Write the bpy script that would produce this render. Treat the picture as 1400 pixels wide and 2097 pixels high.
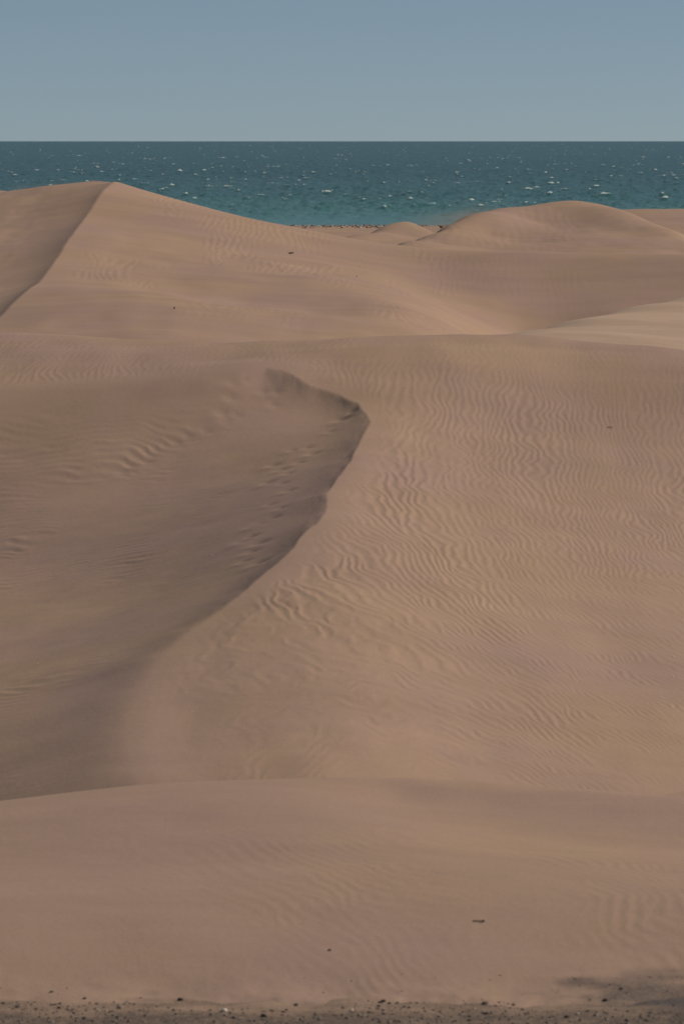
import bpy, bmesh, math, random
import numpy as np
from mathutils import Vector, Matrix

for o in list(bpy.data.objects):
    bpy.data.objects.remove(o, do_unlink=True)
scene = bpy.context.scene
COL = scene.collection
random.seed(7)

# ------------------------------------------------------------------ camera
F_PX, CAM_H, HORIZON = 7000.0, 12.5, 286.0          # focal length in px of the 1400 x 2097 photograph
PITCH = math.atan((1048.5 - HORIZON) / F_PX)
cam_data = bpy.data.cameras.new('camera')
cam = bpy.data.objects.new('camera', cam_data)
COL.objects.link(cam)
cam.location = (0, 0, CAM_H)
cam.rotation_euler = (math.pi / 2 - PITCH, 0, 0)
cam_data.sensor_fit = 'VERTICAL'
cam_data.sensor_height = 36.0
cam_data.sensor_width = 24.0
cam_data.lens = F_PX / 2097.0 * 36.0
cam_data.clip_start = 0.5
cam_data.clip_end = 60000
cam_data.dof.use_dof = True
cam_data.dof.focus_distance = 150.0
cam_data.dof.aperture_fstop = 2.8
scene.camera = cam

# ------------------------------------------------------------------ sky and sun
SUN_EL, SUN_AZ = math.radians(34), math.radians(76)   # azimuth from +Y (view direction) towards +X (right)
world = bpy.data.worlds.new('World')
scene.world = world
world.use_nodes = True
wn, wl = world.node_tree.nodes, world.node_tree.links
wn.clear()
sky = wn.new('ShaderNodeTexSky')
sky.sky_type = 'NISHITA'
sky.sun_disc = False
sky.sun_elevation = SUN_EL
sky.sun_rotation = SUN_AZ
sky.altitude = 10
sky.air_density = 0.35
sky.dust_density = 0.13
sky.ozone_density = 2.0
tint = wn.new('ShaderNodeMix'); tint.data_type = 'RGBA'; tint.blend_type = 'MULTIPLY'
tint.inputs[0].default_value = 1.0
tint.inputs[7].default_value = (1.04, 0.985, 0.89, 1)
bg = wn.new('ShaderNodeBackground')
bg.inputs['Strength'].default_value = 0.0735
wo = wn.new('ShaderNodeOutputWorld')
wl.new(sky.outputs[0], tint.inputs[6])
haze_mix = wn.new('ShaderNodeMix'); haze_mix.data_type = 'RGBA'
haze_mix.inputs[0].default_value = 0.45
haze_mix.inputs[7].default_value = (3.75, 4.95, 5.75, 1)
wl.new(tint.outputs[2], haze_mix.inputs[6])
wl.new(haze_mix.outputs[2], bg.inputs['Color'])
wl.new(bg.outputs[0], wo.inputs['Surface'])

sun_data = bpy.data.lights.new('sun', 'SUN')
sun_data.energy = 4.15
sun_data.angle = math.radians(1.2)
sun_data.color = (1.0, 0.915, 0.74)
sun = bpy.data.objects.new('sun', sun_data)
COL.objects.link(sun)
sdir = Vector((math.sin(SUN_AZ) * math.cos(SUN_EL), math.cos(SUN_AZ) * math.cos(SUN_EL), math.sin(SUN_EL)))
sun.rotation_euler = sdir.to_track_quat('Z', 'Y').to_euler()
sun.location = sdir * 300

scene.view_settings.view_transform = 'Standard'
scene.view_settings.look = 'None'
scene.view_settings.exposure = -0.21
scene.view_settings.gamma = 1.0
scene.view_settings.use_curve_mapping = False
scene.cycles.max_bounces = 6
scene.cycles.volume_step_rate = 1.0

# ------------------------------------------------------------------ helpers
SP, CP = math.sin(PITCH), math.cos(PITCH)
def at(px, py, D):
    """the place D metres out along the ground where the photograph shows (px, py)"""
    u, v = (px - 700.0) / F_PX, (1048.5 - py) / F_PX
    dy, dz = CP + v * SP, -SP + v * CP
    return (u * D / dy, D, CAM_H + dz / dy * D)

def smoothstep(a, b, x):
    t = np.clip((x - a) / (b - a), 0, 1)
    return t * t * (3 - 2 * t)

def smin(a, b, k):
    h = np.clip(k - np.abs(a - b), 0, None) / k
    return np.minimum(a, b) - h * h * k * 0.25

def smax(a, b, k):
    return -smin(-a, -b, k)

_TABLES = {}
def vnoise(x, y, seed=0):
    """smooth value noise in -1..1"""
    if seed not in _TABLES: _TABLES[seed] = np.random.RandomState(seed).uniform(-1, 1, (256, 256))
    T = _TABLES[seed]
    xi, yi = np.floor(x).astype(np.int64), np.floor(y).astype(np.int64)
    fx, fy = x - xi, y - yi
    fx = fx ** 3 * (fx * (fx * 6 - 15) + 10); fy = fy ** 3 * (fy * (fy * 6 - 15) + 10)
    a, b = T[xi & 255, yi & 255], T[(xi + 1) & 255, yi & 255]
    c, d = T[xi & 255, (yi + 1) & 255], T[(xi + 1) & 255, (yi + 1) & 255]
    return (a * (1 - fx) + b * fx) * (1 - fy) + (c * (1 - fx) + d * fx) * fy

def fbm(x, y, seed=0, octaves=4):
    s, amp = 0.0, 1.0
    for i in range(octaves):
        s = s + amp * vnoise(x * 2 ** i + 17.3 * i, y * 2 ** i - 9.1 * i, seed + i)
        amp *= 0.5
    return s

class Surface:
    """thin-plate spline height field through measured points"""
    def __init__(self, pts, reg=0.02, scale=(1.0, 1.0)):
        P = np.array(pts, float)
        self.sc = np.array(scale)
        self.c = P[:, :2] * self.sc
        n = len(P)
        A = np.zeros((n + 3, n + 3))
        A[:n, :n] = self.k(self.c[:, None, :] - self.c[None, :, :]) + reg * np.eye(n)
        A[:n, n] = 1; A[:n, n + 1:n + 3] = self.c
        A[n:, :n] = A[:n, n:].T
        self.w = np.linalg.solve(A, np.concatenate([P[:, 2], np.zeros(3)]))
    @staticmethod
    def k(d):
        r2 = (d ** 2).sum(-1)
        return 0.5 * r2 * np.log(r2 + 1e-9)
    def __call__(self, x, y):
        sh = x.shape
        q = np.stack([x.ravel(), y.ravel()], -1) * self.sc
        out = np.empty(len(q))
        n = len(self.c)
        for i in range(0, len(q), 40000):
            b = q[i:i + 40000]
            out[i:i + 40000] = self.k(b[:, None, :] - self.c[None]) @ self.w[:n] + self.w[n] + b @ self.w[n + 1:]
        return out.reshape(sh)

def brink_distance(x, y, line, extra):
    """signed distance to a polyline (positive on its right-hand side as it runs) and a value carried along it"""
    L = np.array(line, float); E = np.array(extra, float)
    best = np.full(x.shape, 1e9); sgn = np.ones(x.shape); val = np.zeros(x.shape)
    for i in range(len(L) - 1):
        a, b = L[i], L[i + 1]
        d = b - a
        t = np.clip(((x - a[0]) * d[0] + (y - a[1]) * d[1]) / (d @ d), 0, 1)
        qx, qy = x - a[0] - t * d[0], y - a[1] - t * d[1]
        dist = np.hypot(qx, qy)
        cr = d[0] * qy - d[1] * qx
        m = dist < best
        best = np.where(m, dist, best)
        sgn = np.where(m, np.where(cr < 0, 1.0, -1.0), sgn)
        val = np.where(m, E[i] * (1 - t) + E[i + 1] * t, val)
    return best * sgn, val

def ripple_tile(n, size, lam, ang, spread, seed, bw=0.13):
    """periodic wind-ripple pattern: band-passed noise, so crests fork and end as real ones do"""
    rs = np.random.RandomState(seed)
    k = np.fft.fftfreq(n, size / n)
    kx, ky = np.meshgrid(k, k, indexing='ij')
    kr = np.hypot(kx, ky) + 1e-9
    th = np.arctan2(ky, kx)
    da = np.abs((th - ang + np.pi / 2) % np.pi - np.pi / 2)
    H = np.exp(-0.5 * ((kr * lam - 1) / bw) ** 2) * np.exp(-0.5 * (da / spread) ** 2)
    H = H * (kx * math.cos(ang) + ky * math.sin(ang) > 0)
    f = np.fft.ifft2(np.fft.fft2(rs.normal(size=(n, n))) * H)
    m_ = np.abs(f) / np.abs(f).mean()
    w = np.cos(np.angle(f))
    return (w + 0.22 * w * w - 0.11) * smoothstep(0.0, 0.45, m_)

def sample(T, size, x, y):
    n = T.shape[0]
    u, v = x / size * n, y / size * n
    i, j = np.floor(u).astype(np.int64), np.floor(v).astype(np.int64)
    fu, fv = u - i, v - j
    i0, i1, j0, j1 = i % n, (i + 1) % n, j % n, (j + 1) % n
    return (T[i0, j0] * (1 - fu) + T[i1, j0] * fu) * (1 - fv) + (T[i0, j1] * (1 - fu) + T[i1, j1] * fu) * fv

def grid_mesh(name, X, Y, Z, material, attrs=None):
    r, c = X.shape
    me = bpy.data.meshes.new(name)
    co = np.stack([X, Y, Z], -1).reshape(-1, 3).astype(np.float32)
    me.vertices.add(r * c)
    me.vertices.foreach_set('co', co.ravel())
    idx = np.arange(r * c).reshape(r, c)
    q = np.stack([idx[:-1, :-1], idx[:-1, 1:], idx[1:, 1:], idx[1:, :-1]], -1).reshape(-1, 4)
    me.loops.add(q.size); me.polygons.add(len(q))
    me.loops.foreach_set('vertex_index', q.ravel().astype(np.int32))
    me.polygons.foreach_set('loop_start', np.arange(0, q.size, 4, dtype=np.int32))
    me.polygons.foreach_set('loop_total', np.full(len(q), 4, np.int32))
    me.polygons.foreach_set('use_smooth', np.ones(len(q), bool))
    me.update(calc_edges=True)
    for k, v in (attrs or {}).items():
        a = me.attributes.new(k, 'FLOAT', 'POINT')
        a.data.foreach_set('value', v.ravel().astype(np.float32))
    me.materials.append(material)
    o = bpy.data.objects.new(name, me)
    COL.objects.link(o)
    return o

def fan(y_rows, inner, n_inner, outer, n_outer):
    """rows across the view, finer in the middle, coarser towards the sides"""
    t = (np.arange(1, n_outer + 1) / n_outer) ** 1.6
    side = inner + (outer - inner) * t
    a = np.concatenate([-side[::-1], np.linspace(-inner, inner, n_inner), side])
    A, Y = np.meshgrid(a, y_rows)
    return A, A * Y, Y

def structure(o, label=None):
    o['kind'] = 'structure'
    if label: o['label'] = label
    return o

# ------------------------------------------------------------------ materials
def node_mat(name):
    m = bpy.data.materials.new(name); m.use_nodes = True
    n, l = m.node_tree.nodes, m.node_tree.links
    n.clear()
    out = n.new('ShaderNodeOutputMaterial')
    b = n.new('ShaderNodeBsdfPrincipled')
    l.new(b.outputs[0], out.inputs['Surface'])
    return m, n, l, b, out

def noise_node(n, l, coord, scale, detail=4, rough=0.55, stretch=None):
    t = n.new('ShaderNodeTexNoise')
    t.inputs['Scale'].default_value = scale
    t.inputs['Detail'].default_value = detail
    t.inputs['Roughness'].default_value = rough
    if stretch:
        mp = n.new('ShaderNodeMapping'); mp.inputs['Scale'].default_value = stretch
        l.new(coord, mp.inputs['Vector']); l.new(mp.outputs[0], t.inputs['Vector'])
    else:
        l.new(coord, t.inputs['Vector'])
    return t

def ramp(n, l, src, stops):
    r = n.new('ShaderNodeValToRGB')
    e = r.color_ramp.elements
    while len(e) < len(stops): e.new(0.5)
    for el, (p, c) in zip(e, stops):
        el.position = p; el.color = c if len(c) == 4 else (*c, 1)
    l.new(src, r.inputs[0])
    return r

def mixc(n, l, fac, a, b, mode='MIX'):
    m = n.new('ShaderNodeMix'); m.data_type = 'RGBA'; m.blend_type = mode
    for sock, v in ((m.inputs[0], fac), (m.inputs[6], a), (m.inputs[7], b)):
        if hasattr(v, 'is_linked') or hasattr(v, 'links'): l.new(v, sock)
        elif isinstance(v, (int, float)): sock.default_value = v
        else: sock.default_value = (*v, 1) if len(v) == 3 else v
    return m.outputs[2]

def sand_material(name, ca, cb, streak=0.6, grey=0.0):
    m, n, l, b, out = node_mat(name)
    tc = n.new('ShaderNodeTexCoord').outputs['Object']
    big = noise_node(n, l, tc, 0.16, 4, 0.6)
    r1 = ramp(n, l, big.outputs['Fac'], [(0.36, ca), (0.64, cb)])
    st = noise_node(n, l, tc, 1.0, 5, 0.62, (0.12, 0.55, 0.4))
    r2 = ramp(n, l, st.outputs['Fac'], [(0.3, (0.86, 0.85, 0.85)), (0.7, (1.08, 1.07, 1.06))])
    c = mixc(n, l, streak, r1.outputs[0], mixc(n, l, 1.0, r1.outputs[0], r2.outputs[0], 'MULTIPLY'))
    gr = noise_node(n, l, tc, 16.0, 3, 0.75)
    r3 = ramp(n, l, gr.outputs['Fac'], [(0.25, (0.9, 0.9, 0.9)), (0.75, (1.1, 1.1, 1.1))])
    c = mixc(n, l, 0.5, c, mixc(n, l, 1.0, c, r3.outputs[0], 'MULTIPLY'))
    ga = n.new('ShaderNodeAttribute'); ga.attribute_name = 'grit'
    gn = noise_node(n, l, tc, 14.0, 5, 0.75)
    gc = ramp(n, l, gn.outputs['Fac'], [(0.36, (0.085, 0.068, 0.066)), (0.62, (0.18, 0.132, 0.112))])
    c = mixc(n, l, ga.outputs['Fac'], c, gc.outputs[0])
    l.new(c, b.inputs['Base Color'])
    b.inputs['Roughness'].default_value = 0.95
    b.inputs['Specular IOR Level'].default_value = 0.1
    bp = n.new('ShaderNodeBump'); bp.inputs['Strength'].default_value = 0.45; bp.inputs['Distance'].default_value = 0.02
    nb = noise_node(n, l, tc, 6.0, 6, 0.72)
    l.new(nb.outputs['Fac'], bp.inputs['Height']); l.new(bp.outputs[0], b.inputs['Normal'])
    return m

SAND = sand_material('sand', (0.365, 0.236, 0.194), (0.385, 0.252, 0.180))
SAND_PAINTED_VEIL = sand_material('sand_painted_veil', (0.47, 0.325, 0.25), (0.45, 0.31, 0.235), 0.9)  # albedo raised: paints the veil of blown sand over a weakly lit ridge

# gravel plain: sand with grey grit
m, n, l, b, out = node_mat('gravel_ground')
tc = n.new('ShaderNodeTexCoord').outputs['Object']
at_d = n.new('ShaderNodeAttribute'); at_d.attribute_name = 'dark'
v1 = noise_node(n, l, tc, 9.0, 6, 0.75)
r1 = ramp(n, l, v1.outputs['Fac'], [(0.34, (0.085, 0.065, 0.06)), (0.5, (0.145, 0.105, 0.088)), (0.64, (0.23, 0.16, 0.12))])
v2 = noise_node(n, l, tc, 14.0, 5, 0.7)
r2 = ramp(n, l, v2.outputs['Fac'], [(0.35, (0.06, 0.055, 0.062)), (0.7, (0.115, 0.10, 0.10))])
at_s = n.new('ShaderNodeAttribute'); at_s.attribute_name = 'drift'
c = mixc(n, l, at_s.outputs['Fac'], r1.outputs[0], (0.35, 0.232, 0.172))
c = mixc(n, l, at_d.outputs['Fac'], c, r2.outputs[0])
l.new(c, b.inputs['Base Color']); b.inputs['Roughness'].default_value = 0.95; b.inputs['Specular IOR Level'].default_value = 0.1
bp = n.new('ShaderNodeBump'); bp.inputs['Strength'].default_value = 0.8; bp.inputs['Distance'].default_value = 0.03
l.new(v1.outputs['Fac'], bp.inputs['Height']); l.new(bp.outputs[0], b.inputs['Normal'])
GRAVEL_GROUND = m

def stone_material(name, stops, use_tone=True):
    m, n, l, b, out = node_mat(name)
    tc = n.new('ShaderNodeTexCoord').outputs['Object']
    nz = noise_node(n, l, tc, 30.0, 4, 0.65)
    if use_tone:
        a = n.new('ShaderNodeAttribute'); a.attribute_name = 'tone'
        r = ramp(n, l, a.outputs['Fac'], stops)
    else:
        r = ramp(n, l, nz.outputs['Fac'], stops)
    g = ramp(n, l, nz.outputs['Fac'], [(0.3, (0.75, 0.75, 0.75)), (0.7, (1.2, 1.2, 1.2))])
    l.new(mixc(n, l, 1.0, r.outputs[0], g.outputs[0], 'MULTIPLY'), b.inputs['Base Color'])
    b.inputs['Roughness'].default_value = 0.85; b.inputs['Specular IOR Level'].default_value = 0.25
    return m
GRAVEL = stone_material('gravel_stone', [(0.0, (0.07, 0.058, 0.056)), (0.45, (0.15, 0.118, 0.105)), (0.85, (0.26, 0.195, 0.16)), (1.0, (0.42, 0.36, 0.31))])
BEACH_STONE = stone_material('beach_stone', [(0.0, (0.10, 0.08, 0.075)), (0.5, (0.22, 0.165, 0.145)), (0.85, (0.30, 0.22, 0.19)), (1.0, (0.60, 0.55, 0.50))])
DARK_STONE = stone_material('dark_basalt', [(0.3, (0.022, 0.018, 0.018)), (0.7, (0.05, 0.042, 0.042))], False)
BROWN_STONE = stone_material('brown_stone', [(0.3, (0.07, 0.052, 0.044)), (0.7, (0.12, 0.09, 0.075))], False)
PALE_STONE = stone_material('pale_stone', [(0.3, (0.42, 0.36, 0.32)), (0.7, (0.60, 0.54, 0.48))], False)
DRIFTWOOD = stone_material('dry_wood', [(0.3, (0.15, 0.10, 0.07)), (0.7, (0.27, 0.20, 0.15))], False)
BARK = stone_material('dark_bark', [(0.3, (0.03, 0.018, 0.012)), (0.7, (0.07, 0.045, 0.03))], False)
SHELL = stone_material('white_shell', [(0.3, (0.70, 0.66, 0.60)), (0.7, (0.85, 0.82, 0.78))], False)
FEATHER_DARK = stone_material('dark_feathers', [(0.3, (0.03, 0.02, 0.022)), (0.7, (0.07, 0.045, 0.045))], False)
FEATHER_WHITE = stone_material('white_feathers', [(0.3, (0.6, 0.58, 0.56)), (0.7, (0.8, 0.78, 0.76))], False)
HORN = stone_material('horn', [(0.3, (0.20, 0.10, 0.04)), (0.7, (0.28, 0.15, 0.06))], False)

# ------------------------------------------------------------------ base ground sheet
def ground_height(x, y):
    prof = np.interp(y, [-400, 40, 47, 52, 58, 66, 110, 160, 230, 330, 420, 455, 486, 500, 530, 600],
                     [1.20, 1.20, 1.17, 0.8, -0.5, -0.8, -0.3, 0.3, 0.2, 0.2, 0.7, 1.0, 0.32, -0.15, -0.9, -3.0])
    w = smoothstep(50, 75, y)
    side = smoothstep(0.25, 0.6, np.abs(x) / (np.abs(y) + 30)) * smoothstep(30, 90, y) * (1 - smoothstep(400, 450, y))
    far_dunes = side * np.clip(fbm(x / 55 + 3, y / 38, 40, 4) * 2.6 + 1.2, 0, None)
    return prof + far_dunes + w * 0.10 * fbm(x / 9, y / 5, 5, 3)

def build_ground():
    rows = np.concatenate([np.linspace(-400, 34, 40)[:-1], np.linspace(34, 52, 150)[:-1], np.linspace(52, 380, 120)[:-1],
                           np.linspace(380, 520, 200)[:-1], np.linspace(520, 600, 8)])
    tcol = np.linspace(-1, 1, 221)
    xs = np.sign(tcol) * (np.abs(tcol) * 22 + np.abs(tcol) ** 5 * 580)
    X, Y = np.meshgrid(xs, rows)
    # lateral spread grows with distance so the beach is still finely sampled
    X = X * (1 + np.clip(Y, 0, None) / 150.0)
    Z = ground_height(X, Y)
    near = 1 - smoothstep(50, 54, Y)
    Z = Z + near * (0.014 * fbm(X / 0.5, Y / 0.5, 8, 3) + 0.014 * fbm(X / 2.5, Y / 2.5, 9, 2))
    return X, Y, Z
GX, GY, GZ = build_ground()
def dark_patch(x, y):
    # tongue of dark basalt grit lying at the foot of the near dune on the right
    cx, cy = 5.1, 44.35
    d = ((x - cx) / 2.3) ** 2 + ((y - cy - 0.05 * (x - cx)) / 0.75) ** 2
    d = d + 0.6 * fbm(x / 0.8, y / 0.35, 61, 3)
    return 0.85 * (1 - smoothstep(0.2, 1.5, d))

sel = GY[:, 0]
i_near = np.searchsorted(sel, 53.0)
near_ground = grid_mesh('ground', GX[:i_near + 1], GY[:i_near + 1], GZ[:i_near + 1], GRAVEL_GROUND,
                        {'dark': dark_patch(GX[:i_near + 1], GY[:i_near + 1]),
                         'drift': smoothstep(43.0, 45.0, GY[:i_near + 1] + 0.75 * fbm(GX[:i_near + 1] / 0.9, GY[:i_near + 1] / 0.35, 62, 4))})
structure(near_ground, 'dark gritty gravel plain along the bottom edge')
sand_flat = grid_mesh('terrain', GX[i_near:], GY[i_near:], GZ[i_near:], SAND)
structure(sand_flat, 'sand flats between the dunes and down to the beach')

def sink(A, Z, lo, hi, depth):
    w = smoothstep(lo, hi, np.abs(A))
    return Z * (1 - w) + (-depth) * w

# ------------------------------------------------------------------ near dune (A)
pA = [at(*p) for p in [(-300, 1668, 55.2), (0, 1640, 55.6), (150, 1622, 55.8), (300, 1606, 56.0), (500, 1597, 56.2), (700, 1592, 56.4), (850, 1596, 56.4), (1000, 1605, 56.3), (1200, 1620, 56.0), (1400, 1638, 55.6), (1700, 1668, 55.0)]]
for px in (-300, 0, 350, 700, 1050, 1400, 1700):
    k = (px - 700) / 700.0
    pA += [at(px, 1680 + 30 * k * k + (18 if px > 800 else 0), 52.6 + (0.35 if px > 800 else 0)), at(px, 1790 + 10 * k * k, 49.0), at(px, 1910, 46.25), at(px, 2000, 44.95), at(px, 2044, 44.35)]
    x, y, z = at(px, 2060, 43.6); pA += [(x, 43.2, z - 0.12), (x, 42.2, z - 0.5)]
    zc = 1.94 - 0.5 * k * k
    pA += [(k * 5.7, 58.0, zc - 0.62), (k * 6.0, 61.0, -0.4 + 0.3 * (zc - 1.9)), (k * 6.3, 65, -1.4)]
pA += [at(*p) for p in [(820, 1628, 55.5), (1000, 1640, 55.4), (1200, 1657, 55.0), (1400, 1676, 54.6), (1700, 1706, 54.0)]]
surfA = Surface(pA, 0.004)
rows = np.concatenate([np.linspace(42.3, 57.2, 200), np.linspace(57.4, 64, 24)])
A, X, Y = fan(rows, 0.125, 430, 0.30, 40)
Z = surfA(X, Y)
tA = ripple_tile(700, 30.0, 0.24, 0.55, 0.22, 3)
wx = X + 0.5 * fbm(X / 3, Y / 3, 21, 3); wy = Y + 0.5 * fbm(X / 3, Y / 3, 22, 3)
amp = 0.0034 * smoothstep(-0.6, 0.5, fbm(X / 2.5 + 4, Y / 4, 23, 3)) * (1 - smoothstep(50, 53.5, Y)) * (0.35 + 0.65 * smoothstep(-3.5, 1.5, X))
Z = Z + amp * sample(tA, 30.0, wx, wy) + 0.02 * fbm(X / 2.8, Y / 1.6, 24, 3) * (1 - smoothstep(53, 56, Y))
# sand thins out over the gravel at its toe
toe = 43.95 + 0.28 * fbm(X / 1.1, X * 0 + 3.3, 25, 4)
Z = Z - 0.06 * (1 - smoothstep(-0.25, 0.35, Y - toe)) + 0.015 * fbm(X / 0.5, Y / 0.22, 26, 3) * (1 - smoothstep(44, 45.5, Y))
ZA_fn = (X, Y, Z)
Z = sink(A, Z, 0.15, 0.30, 1.5)
grit = np.maximum(dark_patch(X, Y), 0.75 * smoothstep(-0.25, 0.75, 43.95 - Y + 0.55 * fbm(X / 0.8, Y / 0.25, 63, 4)))
near_dune = structure(grid_mesh('dune', X, Y, Z, SAND, {'grit': grit}), 'low smooth sand dune in the foreground above the gravel')

# ------------------------------------------------------------------ middle dune with the curved brink (B)
def Dplane(py):
    _, _, z = at(700, py, 1.0)
    s = CAM_H - z
    return (CAM_H + 9.9) / (s + 0.15)
def shoulder(py):
    return -2.8 * math.exp(-((py - 745) / 55.0) ** 2)
crestB = [(-500, 676, 119), (-200, 678, 115), (0, 683, 112), (200, 690, 110), (330, 698, 108.4), (450, 705, 107.2), (570, 699, 107.4), (700, 690, 108), (870, 683, 108.5), (1030, 684, 108.5), (1150, 695, 108), (1280, 707, 107), (1400, 720, 106), (1600, 748, 104), (1900, 790, 101)]
pW = [at(*p) for p in crestB]
for (px, py, D) in crestB:
    x, y, z = at(px, py, D)
    pW += [(x * 1.03, y + 3.5, z - 0.45), (x * 1.08, y + 9, z - 2.3), (x * 1.2, y + 22, z - 5.5)]
for px, sh in ((480, 0), (700, 0), (950, 52), (1180, 90), (1400, 120), (1650, 170), (1950, 240)):
    for py in (740, 800, 880, 980, 1100, 1230, 1360, 1480, 1600, 1720):
        if px < 500 and py < 1270: continue
        if px == 700 and 830 < py < 1000: continue
        bump = shoulder(py) * (1 if px < 1150 else 0.6)                         # flattish top below the crest
        w = min(1.0, (py - 690) / 250.0)
        pW.append(at(px, py + sh * w, Dplane(py) + bump))
# the brink, and how deep the hollow in its lee is along it
brink = [(-400, 775, 4, 0.35), (0, 770, 4, 0.45), (200, 768, 3.5, 0.6), (330, 766, 2.6, 0.75), (420, 764, 1.5, 0.85), (482, 760, 0.6, 0.92), (515, 755, 0.2, 0.95), (545, 753, 0.06, 1.0), (578, 759, 0.02, 1.05), (608, 772, 0.01, 1.15), (640, 790, 0.01, 1.2), (700, 808, 0.01, 1.0), (740, 825, 0.01, 1.15), (757, 865, 0.01, 1.25), (725, 940, 0.01, 1.25), (670, 1010, 0.01, 1.2), (665, 1050, 0.01, 1.15), (600, 1130, 0.02, 0.95), (500, 1210, 0.08, 0.75), (400, 1280, 0.3, 0.6), (335, 1330, 0.9, 0.45), (290, 1400, 1.3, 0.42), (268, 1480, 1.5, 0.42), (275, 1560, 1.5, 0.4), (330, 1640, 0.9, 0.4), (420, 1760, 0.9, 0.4)]
line, bw, bd = [], [], []
for (px, py, w_, d_) in brink:
    x, y, z = at(px, py, Dplane(py) + shoulder(py)); line.append((x, y)); bw.append(w_); bd.append(d_)
    if px > 500: pW.append((x, y, z))
pW += [at(*p) for p in [
    (-500, 735, 107), (-200, 735, 105.5), (0, 735, 104), (200, 738, 103), (350, 742, 102.4), (460, 738, 102.8),
    (-500, 780, 103), (-200, 780, 102), (0, 780, 101), (200, 785, 100.2), (350, 790, 99.6), (-200, 870, 98), (0, 870, 97.8), (200, 870, 97.3), (350, 870, 97),
    (-500, 990, 96), (-200, 990, 95), (0, 975, 94.4), (250, 960, 93.8),
    (-500, 1190, 87), (-200, 1190, 85.5), (0, 1190, 84.4), (230, 1180, 83.2),
    (-500, 1400, 77), (-200, 1400, 75.6), (0, 1390, 74.6), (110, 1380, 74.5),
    (-500, 1600, 70), (-200, 1600, 68.6), (0, 1600, 67.4), (130, 1590, 67.0),
    (-500, 1760, 66), (-200, 1760, 64), (0, 1760, 62.5)]]
surfW = Surface(pW, 0.03)
rows = np.concatenate([np.linspace(60, 64, 20)[:-1], np.linspace(64, 113, 560), np.linspace(113.5, 134, 36)])
A, X, Y = fan(rows, 0.122, 620, 0.30, 60)
W = surfW(X, Y)
jag = 0.055 * fbm(X / 0.55, Y / 1.2, 31, 3) + 0.10 * vnoise(X / 1.5, Y / 2.6, 35)
d0, wid = brink_distance(X, Y, line, bw)
jag = jag * np.exp(-np.abs(d0) / 0.4)               # the lip crumbles, the slope below stays smooth
d, wid = brink_distance(X + jag, Y + 0.8 * jag, line, bw)
wsum, dep, wid = 1e-12, 0.0, 0.0
for i_ in range(len(line) - 1):                      # depth of the hollow, blended smoothly along the brink
    for t_ in (0.17, 0.5, 0.83):
        qx = line[i_][0] * (1 - t_) + line[i_ + 1][0] * t_; qy = line[i_][1] * (1 - t_) + line[i_ + 1][1] * t_
        k_ = ((X - qx) ** 2 + 0.6 * (Y - qy) ** 2 + 0.3) ** -1.6
        wsum = wsum + k_; dep = dep + k_ * (bd[i_] * (1 - t_) + bd[i_ + 1] * t_)
        wid = wid + k_ * (bw[i_] * (1 - t_) + bw[i_ + 1] * t_)
depth = np.clip(dep / wsum, 0.015, None); wid = wid / wsum
soft = 0.0                                           # soft distance: no crease where the two arms of the brink face each other
for i_ in range(len(line) - 1):
    ax, ay = line[i_]; bx_, by_ = line[i_ + 1]
    t_ = np.clip(((X + jag - ax) * (bx_ - ax) + (Y + 0.8 * jag - ay) * (by_ - ay)) / ((bx_ - ax) ** 2 + (by_ - ay) ** 2), 0, 1)
    soft = soft + ((X + jag - ax - t_ * (bx_ - ax)) ** 2 + (Y + 0.8 * jag - ay - t_ * (by_ - ay)) ** 2 + 1e-7) ** -2.5
dl = np.where(d > 0, soft ** -0.2, 0.0)
de = np.sqrt(dl ** 2 + wid ** 2) - wid
face = np.exp(-0.50 * de / depth) * (dl > 0)         # 1 at the brink, 0 at the foot of the slip face
drop = 0.3 * depth * (1 - np.exp(-0.65 * de / depth)) + 0.95 * depth * (1 - np.exp(-0.29 * de / depth))
drop = np.where(d > 0, drop, 0.0)
def box_blur(a_, r_, axis):
    p_ = np.concatenate([np.repeat(np.take(a_, [0], axis), r_ + 1, axis), a_, np.repeat(np.take(a_, [-1], axis), r_, axis)], axis)
    c_ = np.cumsum(p_, axis); n_ = a_.shape[axis]
    return (np.take(c_, range(2 * r_ + 1, 2 * r_ + 1 + n_), axis) - np.take(c_, range(0, n_), axis)) / (2 * r_ + 1)
bl_ = drop
for _ in range(2): bl_ = box_blur(box_blur(bl_, 16, 0), 30, 1)
far_ = smoothstep(0.7, 2.4, dl)
drop = drop * (1 - far_) + bl_ * far_
Z = W - drop
floor_w = smoothstep(0.8, 3.0, dl)
lee = smoothstep(0, 0.05, dl)
wind = 1 - lee
# wind ripples, windward side: crests run up and down the slope, wavy, forking
tR = ripple_tile(1200, 34.0, 0.215, 0.0, 0.26, 11, 0.17)
tR2 = ripple_tile(1200, 34.0, 0.185, 0.12, 0.26, 12)
lean = -0.012 * np.clip(95 - Y, 0, None) ** 2 * smoothstep(-5, 4, X) - 0.006 * np.clip(Y - 94, 0, None) ** 2
wx = X + lean + 0.20 * fbm(X / 1.2, Y / 2.0, 32, 4) + 0.10 * vnoise(X / 0.9, Y / 0.8, 47) + 0.6 * vnoise(X / 5, Y / 9, 33)
wy = Y * 0.34 + 0.3 * vnoise(X / 3, Y / 6, 34)
pat1 = smoothstep(-0.55, 0.55, fbm(X / 2.8 + 1.7, Y / 6.5 + 0.4, 36, 3) + 0.45 * np.exp(-((X - 2.0) / 3.0) ** 2 - ((Y - 87) / 9) ** 2) + 0.55 * np.exp(-((X - 6) / 4.5) ** 2 - ((Y - 94) / 7) ** 2))
pat1 = (0.55 + 0.45 * pat1) * (0.7 + 0.3 * smoothstep(-0.4, 0.5, fbm(X / 1.3, Y / 3.0, 48, 3)))
topfade = 1 - 0.7 * smoothstep(99, 103, Y)
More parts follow.
